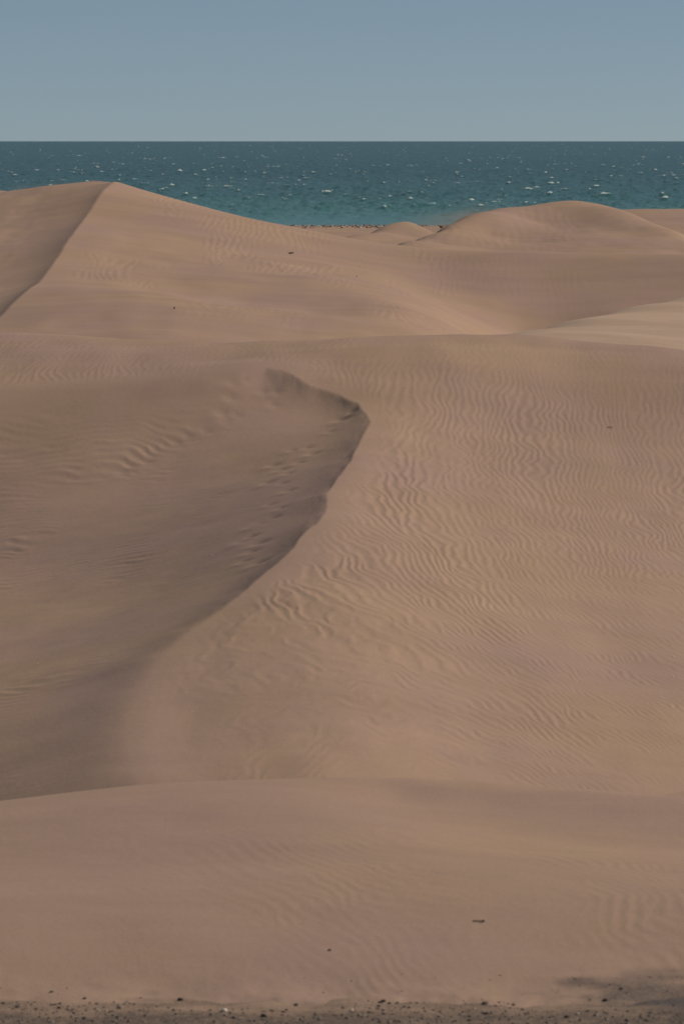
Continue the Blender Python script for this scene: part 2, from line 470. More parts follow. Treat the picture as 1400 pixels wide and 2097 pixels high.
lowfade = 0.25 + 0.75 * smoothstep(66, 77, Y + 1.0 * X)
nearbr = smoothstep(0.1, 1.3, -d)
mixr = smoothstep(2.2, 5.5, X + 0.12 * (Y - 85))
rip = sample(tR, 34.0, wx, wy) * (1 - mixr) + 0.75 * sample(tR2, 34.0, wx * 1.0 + 3, wy * 1.4) * mixr
Z = Z + wind * 0.0112 * pat1 * topfade * lowfade * nearbr * rip
# left floor: finer ripples running across the view, slanting near the top
tL = ripple_tile(1024, 34.0, 0.30, math.pi / 2 - 0.1, 0.16, 13)
slant = 0.55 * smoothstep(96, 103, Y) * (X + 6)
wx2 = X * 0.45 + 0.5 * fbm(X / 3, Y / 3, 37, 2); wy2 = Y + slant + 0.4 * fbm(X / 2.2, Y / 2.2, 38, 3)
patL = smoothstep(-0.3, 0.5, fbm(X / 3.2 + 8, Y / 2.6, 39, 3) + 0.7 * np.exp(-((X + 5.2) / 2.6) ** 2 - ((Y - 100) / 5.0) ** 2) + 0.25 * np.exp(-((X + 6.5) / 3) ** 2 - ((Y - 93) / 6.0) ** 2))
smoothpatch = 1 - smoothstep(-4.4, -2.6, X + 0.15 * (Y - 98))
Z = Z + lee * floor_w * 0.0130 * patL * smoothpatch * sample(tL, 34.0, wx2, wy2)
Z = Z + lee * 0.028 * fbm(X / 3.4, Y / 2.2, 41, 4) * smoothstep(0.5, 3.0, dl)
# streaks of slid sand on the slip face
Z = Z + 0.004 * face * smoothstep(0.1, 0.6, dl) * fbm(Y / 0.9 + 0.3 * X, X / 5.0, 42, 3)
# gentle unevenness on the windward slope
Z = Z + wind * 0.05 * fbm(X / 3.4, Y / 7.0, 43, 3) * nearbr
B_GRID = (rows, A[0])

# footprints: pits with a pushed-up downhill rim
prints = []
def track(pts, jx, seed, scale=1.0):
    rs = random.Random(seed)
    for (px, py, D) in pts:
        x, y, z = at(px, py, D)
        prints.append((x + rs.uniform(-jx, jx), y + rs.uniform(-0.1, 0.1), scale * rs.uniform(0.8, 1.25)))
def D_at(px, py):
    """where the line of sight through (px, py) meets the middle dune"""
    ys = np.linspace(64, 108, 800)
    x0, _, _ = at(px, py, 1.0); s = CAM_H - at(px, py, 1.0)[2]
    ri = np.searchsorted(rows, ys); ri = np.clip(ri, 0, len(rows) - 1)
    ci = int(np.argmin(np.abs(A[0] - x0)))
    hz = Z[ri, ci]; ray = CAM_H - s * ys
    hit = np.argmax(hz >= ray)
    return ys[hit]
tr1 = [(628, 916), (598, 922), (640, 928), (583, 940), (612, 948), (560, 952), (575, 962), (553, 968), (590, 970), (548, 988), (578, 990), (555, 1003), (590, 1005), (553, 1034), (575, 1040), (545, 1052), (560, 1060), (535, 1070), (512, 1080), (500, 1088), (515, 1098), (495, 1108), (530, 1112), (490, 1128), (515, 1130), (500, 1150), (530, 1152), (655, 892), (675, 884), (700, 858), (722, 842), (690, 868)]
tr2 = [(538, 804), (565, 804), (560, 829), (540, 832), (480, 782), (500, 776), (472, 812), (498, 820), (455, 843), (485, 847), (462, 858), (440, 868), (420, 880), (385, 898), (362, 905), (340, 925), (300, 945), (268, 952), (250, 968), (330, 962)]
for i, (px, py) in enumerate(tr1 + tr2):
    if i % 4 == 3: continue
    prints.append((*at(px, py, D_at(px, py))[:2], random.uniform(0.75, 1.25), 0.75 if i < len(tr1) else 0.45))
for (fx, fy, s, dp) in prints:
    r0 = np.searchsorted(rows, fy - 2.0); r1 = np.searchsorted(rows, fy + 2.0)
    c0 = np.argmin(np.abs(A[0] - (fx - 1.0) / fy)); c1 = np.argmin(np.abs(A[0] - (fx + 1.0) / fy))
    xx, yy = X[r0:r1, c0:c1], Y[r0:r1, c0:c1]
    u, v = (xx - fx) / (0.20 * s), (yy - fy) / (0.17 * s)
    Z[r0:r1, c0:c1] += dp * s * (-0.055 * np.exp(-(u ** 2 + v ** 2)) + 0.03 * np.exp(-((u * 0.8 + 0.4) ** 2 + (v + 1.7) ** 2)))
ZB = Z.copy(); XB, YB = X, Y
Z = sink(A, Z, 0.15, 0.30, 1.2)
structure(grid_mesh('dune', X, Y, Z, SAND), 'large rippled sand dune with a curved sharp brink across the middle')

# ------------------------------------------------------------------ far dune with the peak on the left (C)
crestC = [(245, 374, 200), (300, 391, 199), (360, 408, 198), (430, 427, 197), (500, 445, 196), (560, 458, 195), (620, 468, 194), (700, 485, 193.5), (800, 500, 193), (900, 510, 192.5), (1050, 516, 191.5), (1200, 519, 190.5), (1400, 523, 189.5), (1700, 530, 188), (2000, 540, 187)]
bC = [(245, 374, 200), (180, 440, 186), (130, 510, 172), (80, 580, 161), (0, 652, 150), (-150, 760, 136)]
pC = [at(*p) for p in crestC]
for (px, py, D) in crestC:
    x, y, z = at(px, py, D)
    pC += [(x * 1.02, y + 4, z - 0.5), (x * 1.05, y + 12, z - 2.8), (x * 1.1, y + 26, z - 6.5)]
pC += [at(*p) for p in bC[1:]]
pC += [at(*p) for p in [(300, 500, 177), (300, 600, 157.5), (300, 690, 143), (160, 640, 150), (400, 450, 188), (420, 560, 170), (500, 520, 180), (500, 620, 162), (500, 700, 144.5),
    (620, 540, 179.5), (650, 640, 159.5), (700, 570, 174), (700, 690, 148.5), (760, 560, 180.5), (800, 590, 173.5), (800, 640, 160), (850, 681, 151.5), (860, 640, 163), (880, 608, 176.5), (900, 650, 165), (940, 683, 161),
    (940, 640, 174.5), (985, 664, 173.5), (1025, 685, 172), (900, 519, 188.5), (900, 555, 184.5), (960, 600, 180.5), (1000, 524, 187.3), (1000, 560, 184), (1000, 620, 178.5), (1100, 526, 186.8), (1100, 560, 184.2), (1100, 600, 181.2), (1100, 650, 177.6),
    (1250, 528, 186.2), (1250, 560, 183.8), (1250, 600, 180.8), (1250, 640, 178), (1400, 531, 185.4), (1400, 565, 183), (1400, 615, 179.5), (1700, 540, 184), (1700, 600, 180),
    (300, 780, 133), (700, 800, 130), (1100, 700, 175), (1250, 700, 174.8), (1400, 690, 175.4), (1700, 700, 174), (2000, 640, 177), (1000, 740, 152), (1200, 800, 165), (0, 800, 130)]]
surfC = Surface(pC, 0.05)
pCF = [at(*p) for p in [(245, 372, 201), (225, 370.5, 202), (200, 369.5, 203), (170, 374, 204.5), (130, 385, 206), (95, 393, 207), (60, 400, 208), (-60, 420, 208), (-300, 440, 208), (170, 410, 198), (150, 430, 195.5), (100, 450, 193), (30, 440, 197), (60, 520, 180), (100, 500, 183), (0, 560, 172.5), (0, 480, 189), (-60, 600, 164), (-200, 480, 187), (-200, 600, 163), (-400, 560, 170), (-300, 700, 146), (-150, 720, 142), (160, 455, 187.5), (40, 600, 163)]]
for p in [(200, 370, 203), (130, 385, 206), (60, 400, 208), (-60, 420, 208), (-300, 440, 208)]:
    x, y, z = at(*p); pCF += [(x * 1.02, y + 5, z - 0.8), (x * 1.1, y + 22, z - 6)]
surfCF = Surface(pCF, 0.02)
rows = np.concatenate([np.linspace(126, 140, 14)[:-1], np.linspace(140, 210, 300), np.linspace(211, 230, 24)])
A, X, Y = fan(rows, 0.12, 520, 0.30, 50)
W = surfC(X, Y); Fl = surfCF(X, Y)
lineC = [at(*p)[:2] for p in [(268, 366, 214)]] + [at(*p)[:2] for p in bC]
jag = 0.04 * fbm(X / 2.0, Y / 3.0, 51, 3)
d0, wid = brink_distance(X, Y, lineC, [0.1] * 7)
jag = jag * np.exp(-np.abs(d0) / 0.8)
d, wid = brink_distance(X + jag, Y, lineC, [0.3, 0.06, 0.03, 0.03, 0.05, 0.1, 0.3])
dl = np.clip(d, 0, None); de = np.sqrt(dl ** 2 + wid ** 2) - wid
dC = np.clip(W - Fl, 0.05, None)
drop = np.where(d > 0, dC * (1 - np.exp(-0.52 * de / dC)), 0.0)
back = smoothstep(198, 204, Y)
Z = W - drop
wind = 1 - smoothstep(0, 0.1, dl)
tC = ripple_tile(1024, 60.0, 0.36, 0.1, 0.34, 14, 0.2)
wx = X + 0.5 * fbm(X / 4, Y / 7, 52, 3); wy = Y * 0.3 + 0.5 * fbm(X / 5, Y / 8, 53, 2)
patC = smoothstep(0.0, 0.75, fbm(X / 3.0, Y / 7, 54, 4) - 0.05 + 0.5 * np.exp(-((X + 1) / 5) ** 2 - ((Y - 186) / 8) ** 2) + 0.4 * np.exp(-((X + 11) / 2.5) ** 2 - ((Y - 190) / 9) ** 2))
Z = Z + wind * 0.0095 * patC * (1 - 0.75 * smoothstep(3, 7, X)) * smoothstep(0.2, 2.0, -d) * smoothstep(145, 160, Y) * sample(tC, 60.0, wx, wy)
Z = Z + wind * 0.09 * fbm(X / 5, Y / 9, 55, 3) * smoothstep(0.3, 3, -d) * (1 - smoothstep(178, 186, Y + 6 * smoothstep(2, 8, X)))
Z = Z + (1 - wind) * 0.055 * fbm(X / 2.8, Y / 6, 56, 4) * smoothstep(0.5, 4, dl)
XC, YC, ZC = X, Y, Z.copy()
Z = sink(A, Z, 0.17, 0.30, 0.8)
structure(grid_mesh('dune', X, Y, Z, SAND), 'far sand dune with a pointed crest on the left before the sea')

# ------------------------------------------------------------------ pale ridge on the right between B and C (D)
crestD = [(800, 745, 115), (930, 712, 121.5), (1040, 685, 127.5), (1150, 661, 133), (1280, 631, 139.5), (1400, 605, 145), (1600, 565, 152), (1900, 530, 158)]
pD = [at(*p) for p in crestD] + [at(*p) for p in [
    (1400, 616, 140.5), (1280, 642, 135), (1150, 672, 129.5), (1400, 660, 132), (1400, 725, 120), (1400, 800, 110), (1250, 700, 122), (1200, 740, 115), (1080, 712, 120), (1030, 780, 110), (800, 790, 108), (1700, 690, 126), (1700, 620, 138), (1900, 620, 138), (1900, 800, 112), (1600, 800, 112)]]
for p in crestD:
    x, y, z = at(*p); pD += [(x * 1.01 - 0.8, y + 1.6, z - 0.45), (x * 1.03 - 2, y + 6, z - 2.2), (x * 1.1 - 4, y + 18, z - 5)]
surfD = Surface(pD, 0.001)
rows = np.concatenate([np.linspace(106, 118, 12)[:-1], np.linspace(118, 148, 160), np.linspace(148.5, 168, 22)])
aD = np.concatenate([np.linspace(0.0, 0.115, 230), np.linspace(0.116, 0.32, 50)])
Ad, Y = np.meshgrid(aD, rows); X = Ad * Y
Z = surfD(X, Y) + 0.05 * fbm(X / 6 + Y / 9, Y / 2.2 - X / 9, 57, 3) * smoothstep(0.4, 4.0, np.interp(X, [at(*p)[0] for p in crestD], [p[2] for p in crestD]) - Y)
Z = np.where(Ad > 0.16, Z * (1 - smoothstep(0.2, 0.32, Ad)), Z)
Z = Z - 3.0 * (1 - smoothstep(0.0, 0.035, Ad))
structure(grid_mesh('dune', X, Y, Z, SAND_PAINTED_VEIL), 'pale smooth dune ridge rising to the right edge')

# ------------------------------------------------------------------ far right dune (E), dune behind it (G), small pale dune (F), far left dune (H)
def simple_dune(name_label, crest, front, back, rows, a0, a1, na, seed, mat, edge=0.02, ripple=0.0, floor=-2.0, reg=0.03):
    P = [at(*p) for p in crest] + [at(*p) for p in front]
    for p in crest:
        x, y, z = at(*p)
        P += [(x * 1.01, y + back * 0.3, z - 0.5), (x * 1.02, y + back, z - 2.6), (x * 1.05, y + 2.2 * back, z - 6.0)]
    s = Surface(P, reg)
    Ad, Y = np.meshgrid(np.linspace(a0, a1, na), rows); X = Ad * Y
    Z = s(X, Y) + 0.10 * fbm(X / 7, Y / 8, seed, 4) * smoothstep(0, 5, np.abs(Y - np.interp(X, [at(*p)[0] for p in crest], [p[2] for p in crest])))
    if ripple:
        T = ripple_tile(512, 90.0, 0.8, 0.1, 0.3, seed)
        Z = Z + ripple * smoothstep(0.1, 0.7, fbm(X / 6, Y / 10, seed + 3, 3)) * sample(T, 90.0, X + 0.7 * fbm(X / 6, Y / 9, seed + 1, 2), Y * 0.3)
    w = smoothstep(0, edge, np.minimum(Ad - a0, a1 - Ad))
    Z = floor + (Z - floor) * w
    return structure(grid_mesh('dune', X, Y, Z, mat), name_label), s

crestE = [(740, 520, 288), (810, 500, 294), (855, 490, 299.5), (876, 483, 301.5), (900, 471, 305), (930, 456, 309), (960, 445, 312), (1000, 434, 316), (1050, 427, 318), (1100, 420, 320), (1150, 414, 322), (1180, 412, 322), (1215, 418, 321), (1260, 432, 320), (1330, 457, 314), (1400, 482, 307), (1500, 515, 298), (1650, 545, 290)]
frontE = [(900, 500, 296), (960, 512, 293), (1000, 480, 303.5), (1000, 520, 292), (1100, 455, 311), (1100, 500, 299), (1180, 450, 312), (1180, 490, 301), (1180, 530, 290), (1280, 480, 305), (1290, 520, 292), (1400, 520, 294), (1500, 545, 285), (1000, 560, 270), (1400, 570, 270), (800, 560, 268), (1650, 590, 262)]
dE, surfE = simple_dune('far sand dune with a rounded peak on the right before the sea', crestE, frontE, 9, np.concatenate([np.linspace(255, 290, 16)[:-1], np.linspace(290, 324, 120), np.linspace(325, 352, 20)]), -0.03, 0.20, 330, 71, SAND, 0.05, 0.012, reg=0.004)
crestG = [(1050, 462, 372), (1150, 445, 374), (1230, 434, 376), (1300, 433, 377), (1400, 434, 378), (1550, 438, 378), (1750, 448, 376)]
frontG = [(1050, 490, 352), (1200, 480, 352), (1400, 480, 352), (1600, 490, 350), (1750, 500, 350), (1200, 530, 330), (1500, 530, 330)]
simple_dune('low sand dune on the right edge behind the rounded peak', crestG, frontG, 10, np.linspace(335, 400, 50), 0.03, 0.21, 120, 72, SAND, 0.03)
crestF = [(640, 496, 366), (700, 488, 372), (760, 477, 380), (800, 468, 386), (825, 463, 390), (850, 470, 390), (880, 482, 386), (930, 496, 378)]
frontF = [(720, 500, 358), (780, 495, 367), (840, 487, 374), (870, 495, 366), (800, 520, 345), (900, 515, 352), (640, 520, 345)]
simple_dune('small pale sand hummock near the stony beach', crestF, frontF, 7, np.linspace(345, 410, 90), -0.025, 0.05, 150, 73, SAND, 0.02, reg=0.004)
crestH = [(-500, 402, 262), (-300, 394, 264), (-100, 394, 266), (0, 395, 267), (60, 400, 268), (130, 412, 268), (230, 440, 268)]
frontH = [(-300, 450, 240), (0, 450, 240), (150, 470, 240), (-300, 520, 222), (0, 520, 222), (230, 520, 225), (-500, 470, 235)]
simple_dune('distant sand dune at the left edge behind the peak', crestH, frontH, 9, np.linspace(225, 295, 60), -0.19, -0.05, 110, 74, SAND, 0.02)

# ------------------------------------------------------------------ sea
def build_sea():
    rs = np.random.RandomState(5)
    n, size = 512, 240.0
    k = np.fft.fftfreq(n, size / n) * 2 * np.pi
    kx, ky = np.meshgrid(k, k, indexing='ij')
    kr = np.hypot(kx, ky) + 1e-6
    wind = np.array([-0.55, 0.83])
    ca = (kx * wind[0] + ky * wind[1]) / kr
    kp = 2 * np.pi / 4.2
    S = kr ** -3.4 * np.exp(-0.9 * (kp / kr) ** 2) * (0.25 + ca ** 2) * np.exp(-(kr * 0.22) ** 2)
    S[0, 0] = 0
    h = np.real(np.fft.ifft2(np.fft.fft2(rs.normal(size=(n, n))) * np.sqrt(S)))
    h /= h.std()
    h = h + 0.18 * (h ** 2 - 1)                 # peaked crests, flat troughs
    y = [470.0]
    while y[-1] < 26000:
        y.append(y[-1] + max(0.8, y[-1] * 0.0036))
    rows = np.array(y)
    A, X, Y = fan(rows, 0.108, 500, 1.6, 26)
    amp = 0.16 * smoothstep(490, 640, Y) + 0.03
    hs = sample(h, size, X * 0.8, Y * 1.25) * 0.8 + 0.45 * sample(h, size, X * 0.37 + 31, Y * 0.37) + 0.35 * sample(h, size, X * 2.6 + 11, Y * 2.6)
    Z = amp * hs
    crest = hs + 0.8 * fbm(X / 30, Y / 110, 81, 3) - 3.0 * (1 - smoothstep(540, 640, Y))
    return grid_mesh('sea', X, Y, Z, SEA, {'crest': crest})

m, n, l, b, out = node_mat('sea_water')
geo = n.new('ShaderNodeNewGeometry')
sep = n.new('ShaderNodeSeparateXYZ'); l.new(geo.outputs['Position'], sep.inputs[0])
wob = noise_node(n, l, geo.outputs['Position'], 0.012, 3, 0.6)
ma = n.new('ShaderNodeMath'); ma.operation = 'MULTIPLY_ADD'; ma.inputs[1].default_value = 260.0
l.new(wob.outputs['Fac'], ma.inputs[0]); l.new(sep.outputs['Y'], ma.inputs[2])
mr = n.new('ShaderNodeMapRange'); mr.inputs['From Min'].default_value = 620; mr.inputs['From Max'].default_value = 1400
l.new(ma.outputs[0], mr.inputs['Value'])
r = ramp(n, l, mr.outputs[0], [(0.0, (0.066, 0.180, 0.182)), (0.35, (0.030, 0.100, 0.106)), (1.0, (0.014, 0.066, 0.072))])
cr = n.new('ShaderNodeAttribute'); cr.attribute_name = 'crest'
fn = noise_node(n, l, geo.outputs['Position'], 2.8, 3, 0.7, (1.0, 0.25, 1.0))
fm = n.new('ShaderNodeMath'); fm.operation = 'MULTIPLY_ADD'; fm.inputs[1].default_value = 4.5
l.new(fn.outputs['Fac'], fm.inputs[0]); l.new(cr.outputs['Fac'], fm.inputs[2])
fo = n.new('ShaderNodeMapRange'); fo.inputs['From Min'].default_value = 5.0; fo.inputs['From Max'].default_value = 5.5
l.new(fm.outputs[0], fo.inputs['Value'])
l.new(mixc(n, l, fo.outputs[0], r.outputs[0], (0.46, 0.51, 0.51)), b.inputs['Base Color'])
b.inputs['IOR'].default_value = 1.33
b.inputs['Specular IOR Level'].default_value = 0.20
rr = n.new('ShaderNodeMapRange'); rr.inputs['To Min'].default_value = 0.28; rr.inputs['To Max'].default_value = 0.9
l.new(fo.outputs[0], rr.inputs['Value']); l.new(rr.outputs[0], b.inputs['Roughness'])
bp = n.new('ShaderNodeBump'); bp.inputs['Strength'].default_value = 0.7; bp.inputs['Distance'].default_value = 0.25
nb = noise_node(n, l, geo.outputs['Position'], 0.9, 4, 0.6, (1.0, 0.6, 1.0))
l.new(nb.outputs['Fac'], bp.inputs['Height']); l.new(bp.outputs[0], b.inputs['Normal'])
SEA = m
structure(build_sea(), 'windblown teal sea with whitecaps')

# ------------------------------------------------------------------ stones
def ico(sub, seed, flat=0.65, lump=0.28):
    bm = bmesh.new(); bmesh.ops.create_icosphere(bm, subdivisions=sub, radius=1.0)
    rs = random.Random(seed)
    dirs = [(Vector((rs.gauss(0, 1), rs.gauss(0, 1), rs.gauss(0, 1))).normalized(), rs.uniform(0.55, 0.95)) for _ in range(9)]
    for v in bm.verts:
        c = v.co.normalized()
        r = 1.0
        for dvec, cut in dirs:                    # chipped facets
            t = c.dot(dvec)
            if t > 0.01: r = min(r, cut / t if t > cut else r)
        v.co = c * r * (1 + lump * 0.3 * rs.uniform(-1, 1) * (1 if sub < 2 else 0.25))
        v.co.z *= flat
    V = np.array([v.co[:] for v in bm.verts]); Fc = np.array([[v.index for v in f.verts] for f in bm.faces])
    bm.free()
    return V, Fc

def scatter_mesh(name, places, material, protos):
    """one mesh of many small stones: places = (x, y, z, size, tone)"""
    vs, fs, tones, off = [], [], [], 0
    for i, (x, y, z, s, tone) in enumerate(places):
        V, Fc = protos[i % len(protos)]
        a = random.uniform(0, 6.28); ca, sa = math.cos(a), math.sin(a)
        ex = random.uniform(0.8, 1.5)
        P = V * np.array([s * ex, s, s])
        P = np.stack([P[:, 0] * ca - P[:, 1] * sa + x, P[:, 0] * sa + P[:, 1] * ca + y, P[:, 2] + z], -1)
        vs.append(P); fs.append(Fc + off); off += len(V); tones.append(np.full(len(V), tone))
    V = np.concatenate(vs); Fa = np.concatenate(fs)
    me = bpy.data.meshes.new(name)
    me.vertices.add(len(V)); me.vertices.foreach_set('co', V.astype(np.float32).ravel())
    me.loops.add(Fa.size); me.polygons.add(len(Fa))
    me.loops.foreach_set('vertex_index', Fa.ravel().astype(np.int32))
    me.polygons.foreach_set('loop_start', np.arange(0, Fa.size, 3, dtype=np.int32))
    me.polygons.foreach_set('loop_total', np.full(len(Fa), 3, np.int32))
    me.update(calc_edges=True)
    at_ = me.attributes.new('tone', 'FLOAT', 'POINT'); at_.data.foreach_set('value', np.concatenate(tones).astype(np.float32))
    me.materials.append(material)
    o = bpy.data.objects.new(name, me); COL.objects.link(o)
    return o

from mathutils.bvhtree import BVHTree
def bvh_from_grid(X, Y, Z):
    r, c = X.shape
    V = np.stack([X, Y, Z], -1).reshape(-1, 3)
    idx = np.arange(r * c).reshape(r, c)
    q = np.stack([idx[:-1, :-1], idx[:-1, 1:], idx[1:, 1:], idx[1:, :-1]], -1).reshape(-1, 4)
    return BVHTree.FromPolygons([tuple(v) for v in V.tolist()], q.tolist())
def crop(X, Y, Z, y0, y1, k):
    m_ = (np.abs(X / Y) < k).any(0); r_ = (Y[:, 0] >= y0) & (Y[:, 0] <= y1)
    return X[r_][:, m_], Y[r_][:, m_], Z[r_][:, m_]
near_bvh = [bvh_from_grid(*crop(*ZA_fn, 42, 47, 0.14))]
gm = (GY[:, 0] > 36) & (GY[:, 0] < 50)
near_bvh.append(bvh_from_grid(GX[gm], GY[gm], GZ[gm]))
def drop_z(x, y, trees):
    best = -9
    for t in trees:
        h = t.ray_cast(Vector((x, y, 40)), Vector((0, 0, -1)))
        if h[0] is not None: best = max(best, h[0].z)
    return best
def see(px, py, trees):
    """where the line of sight through (px, py) meets the ground"""
    p = Vector(at(px, py, 50.0)); o_ = Vector((0, 0, CAM_H)); d_ = (p - o_).normalized()
    best = None
    for t in trees:
        h = t.ray_cast(o_, d_)
        if h[0] is not None and (best is None or h[3] < best[1]): best = (h[0], h[3], h[1])
    return best[0], best[2]

small = [ico(1, s, 0.6) for s in range(6)]
places = []
rs = random.Random(3)
while len(places) < 7000:
    y = rs.uniform(41.0, 45.0); x = rs.uniform(-6.8, 6.8)
    toe_y = 43.95 + 0.25 * math.sin(x * 1.3) + 0.1 * math.sin(x * 4.1)
    dk = float(dark_patch(np.array([x]), np.array([y]))[0])
    if y > toe_y and rs.random() > 0.05 + 0.7 * dk: continue
    s = 0.006 + (0.026 if y < toe_y else 0.012) * rs.random() ** 4
    tone = min(1, max(0, rs.gauss(0.5 - 0.3 * dk, 0.22)))
    if rs.random() < 0.012: tone = 1.0
    places.append((x, y, drop_z(x, y, near_bvh) + s * 0.2, s, tone))
g = scatter_mesh('gravel', places, GRAVEL, [ico(1, s, 0.6) for s in range(5)] if False else small)
g['kind'] = 'stuff'; g['label'] = 'loose dark gravel along the foot of the foreground dune'; g['category'] = 'gravel'

places = []
rs = random.Random(4)
while len(places) < 3400:
    y = rs.uniform(447, 497); x = rs.uniform(-30, 62)
    if rs.random() > 0.25 + 0.75 * smoothstep(447, 472, np.array(y)): continue
    s = 0.07 + 0.20 * rs.random() ** 2.5
    z = float(ground_height(np.array([x]), np.array([y]))[0])
    tone = min(1, max(0, rs.gauss(0.5, 0.25))); tone = 1.0 if rs.random() < 0.07 else tone
    places.append((x, y, z + s * 0.25, s, tone))
g = scatter_mesh('beach_shingle', places, BEACH_STONE, small)
g['kind'] = 'stuff'; g['label'] = 'grey and brown shingle strip along the shoreline'; g['category'] = 'shingle'

def mesh_obj(name, V, Fc, mat, smooth=True):
    me = bpy.data.meshes.new(name)
    me.from_pydata([tuple(v) for v in V], [], [tuple(f) for f in Fc])
    if smooth: me.polygons.foreach_set('use_smooth', np.ones(len(me.polygons), bool))
    me.materials.append(mat)
    o = bpy.data.objects.new(name, me); COL.objects.link(o)
    return o

def tag(o, label, cat, group=None):
    o['label'] = label; o['category'] = cat
    if group: o['group'] = group
    return o

stones = [  # px, py, width in photo px, material, label
    (369, 2049, 15, DARK_STONE, 'blackest stone on the upper edge of the gravel, left of centre'),
    (540, 2082, 18, DARK_STONE, 'large black stone in the gravel near the bottom edge, right of the pale stone'),
    (459, 2071, 16, PALE_STONE, 'brightest pale stone in the gravel, left of centre'),
    (174, 2045, 10, DARK_STONE, 'dark stone on the upper gravel edge, between the left corner and centre'),
    (122, 2065, 10, DARK_STONE, 'black round stone in the gravel near the left corner'),
    (37, 2063, 14, BROWN_STONE, 'flat brown stone lying nearest the left edge of the gravel'),
    (106, 2032, 9, BROWN_STONE, 'lone brown stone on the sand just above the gravel at left'),
    (244, 2065, 10, DARK_STONE, 'small black stone in the gravel below the left part of the dune'),
    (606, 2059, 12, BROWN_STONE, 'brown stone on the gravel edge just left of the middle'),
    (785, 2051, 12, BROWN_STONE, 'brown stone at the sand edge just right of the middle'),
    (960, 2091, 12, DARK_STONE, 'black stone cut by the bottom edge, right of centre'),
    (992, 2056, 15, BROWN_STONE, 'wide brown stone at the sand edge right of centre'),
    (1159, 2084, 13, DARK_STONE, 'black stone below the dark grit patch at right'),
    (1239, 2049, 12, DARK_STONE, 'black stone lying inside the dark grit patch'),
    (1272, 2025, 9, BROWN_STONE, 'small brown stone on the upper edge of the dark grit patch'),
    (720, 2070, 9, PALE_STONE, 'small pale stone in the gravel at the middle of the picture'),
]
for i, (px, py, wpx, mat, label) in enumerate(stones):
    p, nrm = see(px, py, near_bvh)
    V, Fc = ico(2, 100 + i, 0.62)
    s = wpx / F_PX * p.y * 0.5
    rs = random.Random(i); a = rs.uniform(-0.5, 0.5)
    V = V * np.array([s, s * 0.75, s * 0.9])
    V = np.stack([V[:, 0] * math.cos(a) - V[:, 1] * math.sin(a), V[:, 0] * math.sin(a) + V[:, 1] * math.cos(a), V[:, 2]], -1)
    o = mesh_obj('stone', V, Fc, mat, False)
    o.location = (p.x, p.y, p.z + s * 0.28)
    tag(o, label, 'stone', 'stones lying in the foreground gravel')

# ------------------------------------------------------------------ driftwood, twigs and scraps on the dunes
def stick(name, pts, radii, mat, sides=8):
    """tapered bent tube"""
    V, Fc = [], []
    for i, (p, r) in enumerate(zip(pts, radii)):
        p = Vector(p)
        t = (Vector(pts[min(i + 1, len(pts) - 1)]) - Vector(pts[max(i - 1, 0)])).normalized()
        u = t.cross(Vector((0, 0, 1))).normalized(); w = u.cross(t)
        for k in range(sides):
            a = 2 * math.pi * k / sides
            V.append(tuple(p + (u * math.cos(a) + w * math.sin(a)) * r * (1 + 0.12 * math.sin(3 * a + i))))
    for i in range(len(pts) - 1):
        for k in range(sides):
            Fc.append((i * sides + k, i * sides + (k + 1) % sides, (i + 1) * sides + (k + 1) % sides, (i + 1) * sides + k))
    Fc.append(tuple(range(sides))[::-1]); Fc.append(tuple((len(pts) - 1) * sides + k for k in range(sides)))
    return mesh_obj(name, V, Fc, mat)

def empty(name, loc, rz=0):
    o = bpy.data.objects.new(name, None); COL.objects.link(o)
    o.empty_display_size = 0.1; o.location = loc; o.rotation_euler = (0, 0, rz)
    return o

bA = [bvh_from_grid(*crop(*ZA_fn, 44, 57, 0.13))]
bB = [bvh_from_grid(*crop(XB[::2, ::2], YB[::2, ::2], ZB[::2, ::2], 63, 109, 0.13))]
bCt = [bvh_from_grid(*crop(XC, YC, ZC, 140, 205, 0.13))]

# stick with a thick dark end, on the near dune
p, _ = see(978, 1888, bA)
r_ = empty('driftwood_stick', p, 0); r_.scale = (0.85, 0.85, 0.8)
tag(r_, 'short dry stick with a thick dark end on the foreground dune', 'stick')
s_ = stick('shaft', [(-0.09, 0.03, 0.012), (-0.045, 0.02, 0.018), (0.0, 0.008, 0.02), (0.045, 0.0, 0.022), (0.078, -0.006, 0.022)], [0.006, 0.009, 0.010, 0.011, 0.011], DRIFTWOOD); s_.parent = r_
s_ = stick('knot', [(0.070, -0.006, 0.022), (0.083, -0.008, 0.022), (0.097, -0.012, 0.021), (0.108, -0.016, 0.019)], [0.012, 0.021, 0.019, 0.008], BARK); s_.parent = r_
# small pebble on near dune
p, _ = see(675, 1946, bA)
V, Fc = ico(2, 301, 0.6); o = mesh_obj('stone', V * 0.024, Fc, BROWN_STONE, False); o.location = (p.x, p.y, p.z + 0.006)
tag(o, 'faint small stone half buried in the foreground dune below centre', 'stone')
# twig on the rippled slope
p, _ = see(1250, 877, bB)
r_ = empty('twig', p, 0)
tag(r_, 'thin forked twig among the ripples on the right slope', 'twig')
s_ = stick('stem', [(-0.16, 0.10, 0.025), (-0.08, 0.05, 0.03), (0.0, 0.0, 0.03), (0.05, -0.04, 0.03)], [0.004, 0.006, 0.008, 0.012], DRIFTWOOD); s_.parent = r_
s_ = stick('side_shoot', [(-0.05, 0.03, 0.03), (-0.02, 0.10, 0.06), (0.03, 0.16, 0.07)], [0.006, 0.005, 0.003], DRIFTWOOD); s_.parent = r_
